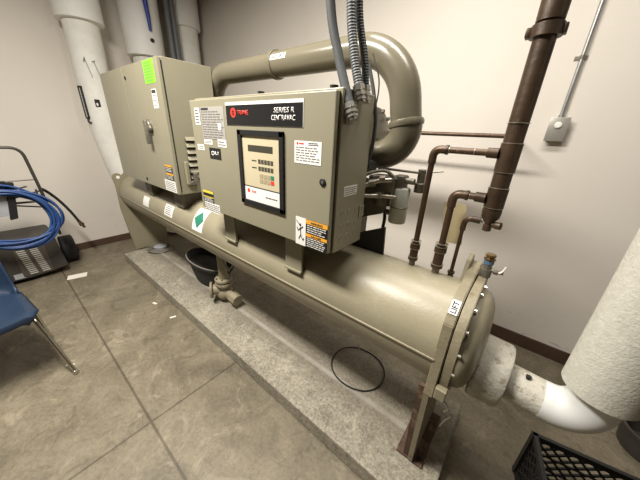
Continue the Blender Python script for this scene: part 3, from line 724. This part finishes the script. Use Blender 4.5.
# gauge valve at the near end
gv = thing('vent_valve', (-.066, 1.335, .86), 'brass ball valve with blue tape and white lever on the end cover', 'valve')
B().lathe((-.058, 1.335, .86), (0, 0, 1), [(0, .015), (.045, .015), (.046, .023), (.085, .023), (.086, .018), (.115, .018)], 16).build('valve_body', M['dull'], gv)
B().lathe((-.058, 1.335, .970), (0, 0, 1), [(0, .019), (.002, .021), (.018, .021), (.02, .018)], 20).build('thread_tape', M['bluetape'], gv, label='pale blue thread tape')
B().lathe((-.058, 1.335, .990), (0, 0, 1), [(0, .020), (.002, .024), (.010, .024), (.011, .017), (.018, .017), (.019, .022), (.028, .022), (.030, .018)], 8).build('hex_cap', M['brass'], gv)
B().cyl((-.05, 1.335, .942), (.008, 1.335, .945), .010, seg=10).cyl((-.03, 1.335, .943), (-.012, 1.335, .944), .016, seg=8).build('side_port', M['dull'], gv)
B().tube(catmull([(-.012, 1.325, .944), (-.002, 1.325, .947), (.006, 1.328, .962), (.010, 1.33, .978)], 5), .004, 8).build('lever', M['labelwhite'], gv, label='white lever')

# ------------------------------------------------------------------ flexible conduits into the panel
def flexi(name, pts, r, label, m, pitch=.011, rib=.86):
    t = thing(name, tuple(pts[-1]), label, 'conduit', 'flexible conduits into the control box')
    P_ = catmull(pts, 40); acc = 0; pp = [P_[0]]
    for a, b_ in zip(P_, P_[1:]):
        while (b_-pp[-1]).length >= pitch/2: pp.append(pp[-1]+(b_-pp[-1]).normalized()*pitch/2)
    rr = [r if k % 2 else r*rib for k in range(len(pp))]
    B().tube(pp, rr, 14).build('hose', m, t)
    e = Vector(pts[-1]); d = (Vector(pts[-1])-Vector(pts[-2])).normalized()
    B().lathe(e-d*.004, d, [(0, r*1.15), (.002, r*1.35), (.020, r*1.35), (.021, r*1.1), (.028, r*1.1), (.029, r*1.4), (.040, r*1.4)], 8).build('connector', M['steel'], t)
    B().cyl(e+d*.034, e+d*.062, r*.95, seg=14).cyl(e+d*.045, e+d*.052, r*1.3, seg=8).build('lock_nut', M['steel'], t)
    return t
ZT = top_z(ZC-.002)
flexi('flexible_conduit', [(-.80, .97, ZT), (-.80, .97, 2.35), (-.770, .97, 1.957), (-.712, .97, 1.762), (-.640, .955, 1.605)], .0185, 'smooth dark grey conduit entering lowest on the box side', M['flex'], .02, .97)
flexi('flexible_conduit', [(-.715, 1.005, ZT), (-.72, 1.005, 2.35), (-.700, 1.005, 1.953), (-.668, 1.005, 1.78), (-.636, 1.005, 1.675)], .0185, 'thick ribbed conduit in the middle of the three', M['flexlight'], .010, .88)
flexi('flexible_conduit', [(-.70, 1.06, ZT), (-.715, 1.06, 2.35), (-.702, 1.06, 1.972), (-.655, 1.06, 1.78), (-.638, 1.06, 1.680)], .0155, 'ribbed dark conduit rightmost of the three', M['flex'], .010, .86)
t = tag(B().box(PX1+.010, PX1+.036, .950, .990, 1.535, 1.575, .006).build('conduit_body', M['dull'], None), 'bright metal conduit fitting on the upper box side', 'fitting')
c_ = B().tube(catmull([(-.715, 1.19, 1.80), (-.672, 1.19, 1.68), (-.645, 1.19, 1.55), (-.655, 1.19, 1.40), (-.70, 1.19, 1.30)], 10), .009, 8).build('black_cable', M['flex'], None)
tag(c_, 'ribbed dark cable hanging down behind the control box side', 'cable')
c_ = B().tube(catmull([(-.785, 1.345, 1.87), (-.735, 1.345, 1.75), (-.74, 1.345, 1.63), (-.78, 1.345, 1.53)], 10), .0035, 8).build('thin_cable', M['black'], None)
tag(c_, 'thin black wire hanging inside the bend of the fat pipe', 'wire')
MACHINE[0] = False

# ------------------------------------------------------------------ switch box and conduit on the back wall
sb = thing('wall_switch_box', (.02, YB, 1.51), 'small grey metal wall box with a round button', 'switch box')
B().box(-.020, .066, YB-.045, YB, 1.512, 1.636, .004).build('box', M['switch'], sb)
B().box(-.024, .070, YB-.049, YB-.045, 1.508, 1.640, .0015).build('cover_plate', M['switch'], sb)
B().lathe((.021, YB-.049, 1.598), (0, -1, 0), [(0, .018), (.006, .018), (.008, .014), (.009, .014)], 20).build('button', M['labelwhite'], sb, label='white round button')
cd = thing('wall_conduit', (.021, YB-.02, 1.636), 'thin silver metal conduit running up the back wall', 'conduit')
B().tube([(.021, YB-.022, 1.636), (.021, YB-.022, ZC-.01)], .0095, 14).build('tube', M['galv'], cd)
B().lathe((.021, YB-.022, 1.636), (0, 0, 1), [(0, .014), (.018, .014), (.02, .011)], 12).build('connector', M['galv'], cd)
B().box(-.012, .046, YB-.004, YB, 1.935, 1.955).lathe((.021, YB-.022, 1.935), (0, 0, 1), [(0, .0115), (.02, .0115)], 14).build('strap', M['dull'], cd)

# ------------------------------------------------------------------ white insulated pipes on the left wall
def lagged(name, y, x, r1, r2, zj, label, low):
    t = thing(name, (low[-1][0], low[-1][1], low[-1][2]), label, 'insulated pipe', 'white insulated pipes on the left wall')
    B().lathe((x, y, zj), (0, 0, 1), [(0, r2*.99), (.0, r1-.006), (.004, r1), (ZC-zj-.002, r1)], 48, False).build('jacket', M['white'], t)
    B().tube([(x, y, zj+.05)] + low, r2, 40).build('pipe', M['canvas'], t)
    return t
XW = -3.99
p1 = lagged('insulated_pipe', .965, XW, .196, .150, 2.425, 'leftmost white insulated wall pipe with a thermometer', catmull([(XW, .96, 2.2), (XW, .955, 1.6), (XW+.01, .975, 1.3), (XW+.04, 1.01, 1.0), (XW+.10, 1.06, .70)], 6))
p2 = lagged('insulated_pipe', 1.535, XW, .20, .15, 2.235, 'middle white insulated wall pipe with a blue thermometer', [(XW, 1.535, 2.0), (XW, 1.535, .05)])
p3 = lagged('insulated_pipe', 2.04, XW+.02, .180, .145, 2.64, 'rightmost white insulated pipe in the room corner', [(XW+.02, 2.04, 2.3), (XW+.02, 2.04, .05)])
# conduit bundle
for k, (yy, lab) in enumerate(((1.765, 'ribbed silver conduit leftmost of the pair by the corner pipe'), (1.825, 'ribbed silver conduit rightmost of the pair by the corner pipe'))):
    xx = -3.80
    pts = [(xx, yy, z) for z in [.3+.02*j for j in range(int((ZC-.31)/.02))]]
    o = B().tube(pts, [.031 if j % 2 else .027 for j in range(len(pts))], 12).build('ribbed_conduit', M['flexlight'], None)
    tag(o, lab, 'conduit', 'conduits by the corner pipe')
# thermometers
th = thing('dial_thermometer', (-3.79, 1.545, 2.40), 'blue stem thermometer with black tip on the middle white pipe', 'thermometer')
B().tube([(-3.765, 1.525, 2.80), (-3.765, 1.535, 2.60), (-3.775, 1.54, 2.47)], [.026, .020, .014], 12).build('stem', M['bluet'], th)
B().sphere((-3.755, 1.52, 2.80), .045, 16, (.5, 1, .8)).box(-3.79, -3.735, 1.45, 1.475, 2.76, 2.86, .008).build('head', M['bluet'], th)
B().sphere((-3.785, 1.545, 2.385), .021, 12).build('tip', M['black'], th)
th = thing('tube_thermometer', (-3.86, .84, 1.50), 'black framed glass tube thermometer on the leftmost white pipe', 'thermometer')
# on the -y/+x quarter of the pipe
ang = math.radians(-72); cx_, cy_, cr_ = XW, .957, .151
u = Vector((-math.sin(ang), math.cos(ang), 0)); n_ = Vector((math.cos(ang), math.sin(ang), 0))
O_ = Vector((cx_, cy_, 0)) + n_*cr_
F = Fr(O_, u, (0, 0, 1))
b = B()
for a in ((-.024, .024, 1.83, 1.845), (-.024, .024, 1.535, 1.55), (-.024, -.016, 1.535, 1.845), (.016, .024, 1.535, 1.845)): rect(b, F, *a, .02, -.004)
b.build('frame', M['black'], th, False)
rect(B(), F, -.017, .017, 1.55, 1.83, .008, 0).build('scale_plate', M['labelwhite'], th, False)
print_lines(F, -.014, .014, 1.56, 1.82, 18, M['inkgrey'], th, .009, .3, 21)
B().tube([F.P(0, 1.54, .01), F.P(.005, 1.50, .012), F.P(.03, 1.49, .0)], .010, 8).build('bulb_stem', M['black'], th)
# painted arrows and paper tag on that pipe (curved marks)
ang2 = math.radians(-8); u2 = Vector((-math.sin(ang2), math.cos(ang2), 0)); n2 = Vector((math.cos(ang2), math.sin(ang2), 0))
F = Fr(Vector((XW, .957, 0))+n2*.1515, u2, (0, 0, 1))
ar = B()
for (a0, b0, a1, b1) in ((-.02, 1.93, -.05, 2.10), (.06, 1.90, .02, 2.08)):
    p0, p1_ = F.P(a0, b0, .001), F.P(a1, b1, .001)
    if True:
        ar.bar(p0, p1_, .006, .004)
ar.bar(F.P(-.062, 2.065, .001), F.P(-.048, 2.105, .001), .012, .004); ar.bar(F.P(.005, 2.07, .001), F.P(.032, 2.085, .001), .012, .004)
ar.build('arrow_marks', M['inkgrey'], p1, False)
lb = sticker(F, -.055, -.010, 1.655, 1.725, M['blackpaint'], p1, 'label', .004, -.002, label='small dark square label')
rect(B(), F, -.045, -.03, 1.665, 1.69, .001, .002).build('label_mark', M['labelwhite'], lb, False)

# ------------------------------------------------------------------ white outlet pipe at the near end
MACHINE[0] = True
wy, wz = 1.25, .462
op = thing('outlet_pipe', (.3, wy, .25), 'white insulated outlet pipe leaving the barrel end towards the riser', 'insulated pipe')
B().lathe((.018, wy, wz+.025), (1, 0, -.03), [(0, .10), (.004, .148), (.012, .155), (.115, .150), (.127, .140), (.13, .07)], 40).build('end_insulation', M['dirtywhite'], op, label='dirty thick insulation end')
B().tube([(.13, wy, wz+.012), (.285, wy, wz)], .082, 36).build('pipe_run', M['dirtywhite'], op, label='speckled dirty insulation')
B().tube([(.28, wy, wz)] + arc((.312, wy, wz+.105), .105, -PI/2, 0, (1, 0, 0), (0, 0, 1), 14) + [(.417, wy, .66)], .083, 40).build('elbow', M['pvc'], op, label='glossy white elbow')
B().lathe((.215, wy-.02, wz+.074), (0, 0, 1), [(0, .012), (.006, .012), (.007, .008), (.018, .008), (.019, .011), (.024, .011)], 12).build('test_plug', M['black'], op)
rz = thing('insulated_riser', (.417, wy, .62), 'huge rough cream insulated vertical pipe at the right edge', 'insulated pipe')
RR = .1145
B().lathe((.417, wy, .622), (0, 0, 1), [(0, .084), (0, RR-.008), (.004, RR), (top_z(ZC)-.624, RR)], 64, False).build('jacket', M['flock'], rz)
MACHINE[0] = False
st = thing('floor_tub', (.86, 1.80, 0), 'dark round tub on the floor behind the white elbow', 'tub')
B().lathe((.86, 1.80, 0), (0, 0, 1), [(0, .11), (.006, .118), (.12, .135), (.125, .142), (.14, .142), (.141, .130), (.125, .126), (.012, .108), (.012, 0)], 36, False).build('tub', M['machine'], st)

# ------------------------------------------------------------------ milk crate
def crate():
    t = thing('milk_crate', (.49, 1.08, 0), 'black plastic milk crate with a lattice side in the right corner', 'crate')
    return t
ck = crate()
c0 = Vector((.318, 1.225, 0)); ux = Vector((math.cos(math.radians(10)), math.sin(math.radians(10)), 0)); uy = Vector((ux.y, -ux.x, 0))
S_, Hc = .34, .285
def cq(a, b_, z): return c0 + ux*a + uy*b_ + Vector((0, 0, z))
Rm = Matrix((ux, uy, Vector((0, 0, 1)))).transposed()
b = B()
for (a, c) in ((S_/2, 0), (S_/2, S_)): b.obox(cq(a, c, Hc-.013), (S_+.016, .016, .026), Rm)
for (a, c) in ((0, S_/2), (S_, S_/2)): b.obox(cq(a, c, Hc-.013), (.016, S_+.016, .026), Rm)
b.build('top_rim', M['crate'], ck, False)
b = B()
for (a, c) in ((S_/2, 0), (S_/2, S_)): b.obox(cq(a, c, .012), (S_, .012, .024), Rm)
for (a, c) in ((0, S_/2), (S_, S_/2)): b.obox(cq(a, c, .012), (.012, S_, .024), Rm)
b.build('base_rim', M['crate'], ck, False)
for (a, c) in ((0, 0), (S_, 0), (0, S_), (S_, S_)):
    B().obox(cq(a, c, Hc/2), (.022, .022, Hc-.01), Rm, .003).build('corner_post', M['crate'], ck, False)
def lattice(P0, P1):
    b = B(); P0, P1 = Vector(P0), Vector(P1); d = P1-P0; L_ = d.length; d.normalize()
    z0, z1 = .024, Hc-.024; hh = z1-z0
    n = 7; stp = L_/n
    for s in (1, -1):
        for k in range(-n, 2*n):
            xa = k*stp; xb = xa + s*hh
            lo, hi = (xa, z0), (xb, z1)
            t0, t1 = 0.0, 1.0
            dx = hi[0]-lo[0]
            ts_ = sorted(((0-lo[0])/dx, (L_-lo[0])/dx)); t0 = max(0, ts_[0]); t1 = min(1, ts_[1])
            if t1-t0 < .03: continue
            pa = P0+d*(lo[0]+dx*t0)+Vector((0, 0, z0+hh*t0)); pb = P0+d*(lo[0]+dx*t1)+Vector((0, 0, z0+hh*t1))
            b.bar(pa, pb, .008, .008)
    for k in range(1, 3):
        z = z0+hh*k/3; b.bar(P0+Vector((0, 0, z)), P1+Vector((0, 0, z)), .006, .006)
    return b
for (a, c) in (((0, 0), (S_, 0)), ((0, 0), (0, S_)), ((S_, 0), (S_, S_)), ((0, S_), (S_, S_))):
    lattice(cq(*a, 0), cq(*c, 0)).build('lattice_side', M['crate'], ck, False)
b = B()
for k in range(9):
    b.bar(cq(S_*k/8, 0, .012), cq(S_*k/8, S_, .012), .008, .008); b.bar(cq(0, S_*k/8, .012), cq(S_, S_*k/8, .012), .008, .008)
b.build('lattice_floor', M['crate'], ck, False)

# ------------------------------------------------------------------ things on the pad
wr = B().tube([(-.552+.172*math.cos(a), 1.145+.160*math.sin(a), PADZ+.009+.004*math.sin(3*a)) for a in [2*PI*k/48 for k in range(48)]], .0042, 8, True).build('wire_ring', M['rubber'], None)
tag(wr, 'thin black wire hoop lying on the concrete pad', 'wire hoop')
for (p, lab) in (([(-.66, 1.33, PADZ+.003), (-.63, 1.30, PADZ+.012), (-.62, 1.26, PADZ+.004)], 'left short grey wire end on the pad by the black hoop'), ([(-.49, 1.34, PADZ+.003), (-.46, 1.31, PADZ+.014), (-.45, 1.28, PADZ+.004)], 'right short grey wire end on the pad by the black hoop')):
    tag(B().tube(catmull(p, 5), .003, 6).build('wire_scrap', M['twine'], None), lab, 'wire', 'wire ends on the pad')
bk = thing('black_tub', (-2.22, 1.08, PADZ), 'black oval plastic tub standing under the barrel on the pad', 'tub')
b = B(); b.lathe((0, 0, PADZ), (0, 0, 1), [(0, .60), (.004, .66), (.20, .90), (.205, .98), (.225, 1.0), (.226, .90), (.20, .86), (.17, .80), (.19, 0)], 44, False)
for v in b.bm.verts: v.co = Vector((-2.22+v.co.x*.34, 1.085+v.co.y*.165, v.co.z))
b.build('tub', M['rubber'], bk)
B().tube([(-2.22+.325*math.cos(a), 1.085+.155*math.sin(a), PADZ+.232) for a in [2*PI*k/40 for k in range(40)]], .006, 8, True).build('rim_cord', M['twine'], bk)
cc = thing('coiled_cord', (-3.28, 1.03, PADZ), 'loose coil of brown cord on the pad at the far end', 'cord')
b = B()
pts = []
for k in range(120):
    a = 2*PI*k/40; r_ = .125+.015*math.sin(a*1.3)
    pts.append((-3.28+r_*math.cos(a)*.9, 1.03+r_*math.sin(a), PADZ+.008+.011*k/40))
b.tube(pts, .0065, 8).build('cord', M['twine'], cc)
pt = tag(B().lathe((-3.28, 1.03, PADZ), (0, 0, 1), [(0, .06), (.05, .07), (.052, .066), (.045, .0)], 28, False).build('tape_roll', M['greybox'], None), 'round grey roll inside the coil of brown cord', 'tape roll')

# ------------------------------------------------------------------ left: portable machine, hoses
wx = -3.60
mc = thing('portable_machine', (-3.78, 0, 0), 'dark grey wheeled machine with white louvres against the left wall', 'machine')
bd = [(.235, .075), (.10, .052), (-.05, .040), (-.22, .045), (-.45, .06), (-.45, .43), (.205, .43)]
B().prism(bd, 'x', -4.08, wx, .012).build('body', M['machine'], mc, False)
F = Fr((wx, 0, 0), (0, 1, 0), (0, 0, 1))
lvp = rect(B(), F, -.095, .115, .070, .372, .003).build('grille_panel', M['louverbase'], mc, False)
for c0_, c1_ in ((-.068, -.002), (.022, .082)):
    for k in range(13):
        z = .090+.0205*k; sh = .0009*(k-6)
        B().obox(F.P((c0_+c1_)/2-sh*3, z, .005), (.056, .010, .005), F.M3()).build('louver', M['louver'], mc, False)
sticker(F, -.155, -.085, .062, .115, M['greybox'], mc, 'label', label='grey rating label')
wh = B().lathe((-3.93, .245, .150), (0, 1, 0), [(0, .07), (.002, .140), (.012, .150), (.105, .150), (.115, .140), (.117, .07)], 32).build('wheel', M['rubber'], mc, label='black rubber wheel')
B().lathe((-3.93, .360, .150), (0, 1, 0), [(0, .05), (.006, .045), (.008, .02)], 20).build('wheel_hub', M['machine'], wh)
B().tube(rounded([(-3.70, .262, .40), (-3.56, .228, .92), (-3.55, .20, 1.27), (-3.55, -.35, 1.275), (-3.55, -.38, .92), (-3.70, -.40, .40)], .085), .0125, 14).build('push_handle', M['handle'], mc, label='grey bent push handle')
B().tube([(-3.56, .225, .99), (-3.56, -.37, .985)], .006, 8).build('cross_rod', M['handle'], mc)
B().tube([(-3.60, .24, .78), (-3.60, -.37, .80)], .010, 8).build('cross_rod', M['handle'], mc)
for (p, q_) in (((-3.58, .22, .88), (-3.64, -.05, .80)), ((-3.58, .15, .93), (-3.64, -.05, .88)), ((-3.62, .20, .72), (-3.60, -.10, .80)), ((-3.57, .20, .90), (-3.55, .195, .735))):
    B().tube([p, q_], .007, 8).build('brace', M['handle'], mc)
cx = thing('reel_case', (-3.55, -.10, .66), 'flat grey case with black edges hung on the machine handle', 'case')
B().prism([(-.30, .70), (-.02, .70), (.03, .975), (-.30, .975)], 'x', -3.54, -3.51).build('grey_face', M['greybox'], cx, False)
B().prism([(-.027, .664), (.024, .672), (.079, .983), (.030, .988)], 'x', -3.545, -3.49, .004).build('edge_bar', M['black'], cx, False)
B().prism([(-.30, .972), (.035, .972), (.034, 1.0), (-.30, 1.0)], 'x', -3.545, -3.49, .004).build('edge_bar', M['black'], cx, False)
hs = thing('hose_coil', (-3.5, -.02, .38), 'coil of bright blue hose hanging over the machine handle', 'hose')
for k in range(13):
    rnd = random.Random(40+k)
    ry, rz_ = .300+rnd.uniform(-.060, .022), .280+rnd.uniform(-.075, .022); oy, oz = rnd.uniform(-.01, .015), rnd.uniform(-.015, .015)
    ph = rnd.uniform(0, 6)
    pts = []
    for j in range(48):
        a = 2*PI*j/48
        xx = -3.465+.05*math.sin(a+ph)*.4 + (k % 3)*.018 - .02 + .07*(1-math.sin(a))*.5
        pts.append((xx, -.02+oy+ry*math.cos(a)-.06*math.sin(a)*.6, .690+oz+rz_*math.sin(a)+.012*math.sin(2*a+ph)))
    B().tube(pts, .0095, 10, True).build('hose_loop', M['blueh'], hs)
bh = thing('black_hose', (-3.9, .3, .5), 'black hose with a brass fitting resting behind the blue coil', 'hose')
B().tube(catmull([(-3.60, .245, .89), (-3.66, .29, .83), (-3.70, .345, .735), (-3.72, .40, .61), (-3.73, .440, .49)], 8), .013, 10).build('hose', M['rubber'], bh)
B().lathe((-3.73, .438, .495), (-.05, .25, -.6), [(0, .016), (.03, .016), (.031, .023), (.055, .023), (.057, .013), (.09, .013)], 8).build('fitting', M['brass'], bh)

# ------------------------------------------------------------------ blue chair
ch = thing('stacking_chair', (-2.2, -.29, 0), 'blue plastic shell chair with chrome legs cropped at the left edge', 'chair')
def shell():
    b = B(); nu, nv = 22, 26; g = []
    for i in range(nu+1):
        s = i/nu
        # profile from front lip to back top: x, z, half width
        if s < .06: t = s/.06; x = -2.02-.02*t+.006; z = .405+.036*t
        elif s < .5: t = (s-.06)/.44; x = -2.034-.40*t; z = .441-.012*math.sin(PI*t)
        elif s < .62: t = (s-.5)/.12; a = t*math.radians(72); x = -2.434-.07*math.sin(a); z = .441+.07*(1-math.cos(a))
        else: t = (s-.62)/.38; x = -2.5-.085*t; z = .49+.31*t
        hw = .210-.050*max(0, (s-.10)/.40) if s < .5 else .160-.035*(s-.5)/.5
        if s < .16: hw -= .06*(1-(s/.16))**2.2
        if s > .9: hw -= .06*((s-.9)/.1)**2
        row = []
        for j in range(nv+1):
            v = 2*j/nv-1
            y = -.268 + hw*v
            dz = -.020*max(0, (abs(v)-.82)/.18)**2 if s < .5 else 0
            dx = 0.05*abs(v)**2.5 if s > .5 else 0
            row.append(b.bm.verts.new((x+dx-(.02*v*v if s < .1 else 0), y, z+dz+(.012*v*v if s < .45 else 0))))
        g.append(row)
    for i in range(nu):
        for j in range(nv): b.bm.faces.new((g[i][j], g[i][j+1], g[i+1][j+1], g[i+1][j]))
    return b
o = shell().build('seat_shell', M['chair'], ch)
md = o.modifiers.new('s', 'SOLIDIFY'); md.thickness = .011; md.offset = -1
for sgn in (1, -1):
    y0, yo = -.268+sgn*.155, -.268+sgn*.250
    B().tube(rounded([(-2.22, y0-.02*sgn, .408), (-2.09, y0+.02*sgn, .408), (-1.945, yo, .012)], .045), .0115, 14).build('leg', M['chrome'], ch)
    B().tube(rounded([(-2.20, y0-.02*sgn, .408), (-2.33, y0+.02*sgn, .408), (-2.455, yo-.05*sgn, .012)], .045), .0115, 14).build('leg', M['chrome'], ch)
    for xx, yy in ((-1.943, yo), (-2.457, yo-.05*sgn)):
        B().lathe((xx, yy, 0), (0, 0, 1), [(0, .014), (.003, .017), (.012, .015), (.026, .0125)], 14).build('leg_cap', M['steel'], ch)
B().box(-2.28, -2.14, -.44, -.10, .400, .414, .004).build('seat_plate', M['handle'], ch)

# ------------------------------------------------------------------ small litter on the floor
o = B().obox(Vector((-3.43, .255, .002)), (.10, .155, .002), Matrix.Rotation(-.25, 3, 'Z')).build('paper_slip', M['paper'], None, False)
tag(o, 'rectangular white paper slip on the floor beside the machine', 'paper')
for x, y, r_, lab in ((-2.36, .60, .3, 'tiny white scrap on the floor beside the pad, nearer the far wall'), (-2.05, .625, 1.2, 'tiny white scrap on the floor beside the pad, nearer the camera'), (-2.05, -.03, .8, 'tiny white scrap on the floor under the blue chair')):
    o = B().obox(Vector((x, y, .002)), (.045, .018, .003), Matrix.Rotation(r_, 3, 'Z')).build('paper_scrap', M['paper'], None, False)
    tag(o, lab, 'paper scrap', 'paper scraps on the floor')
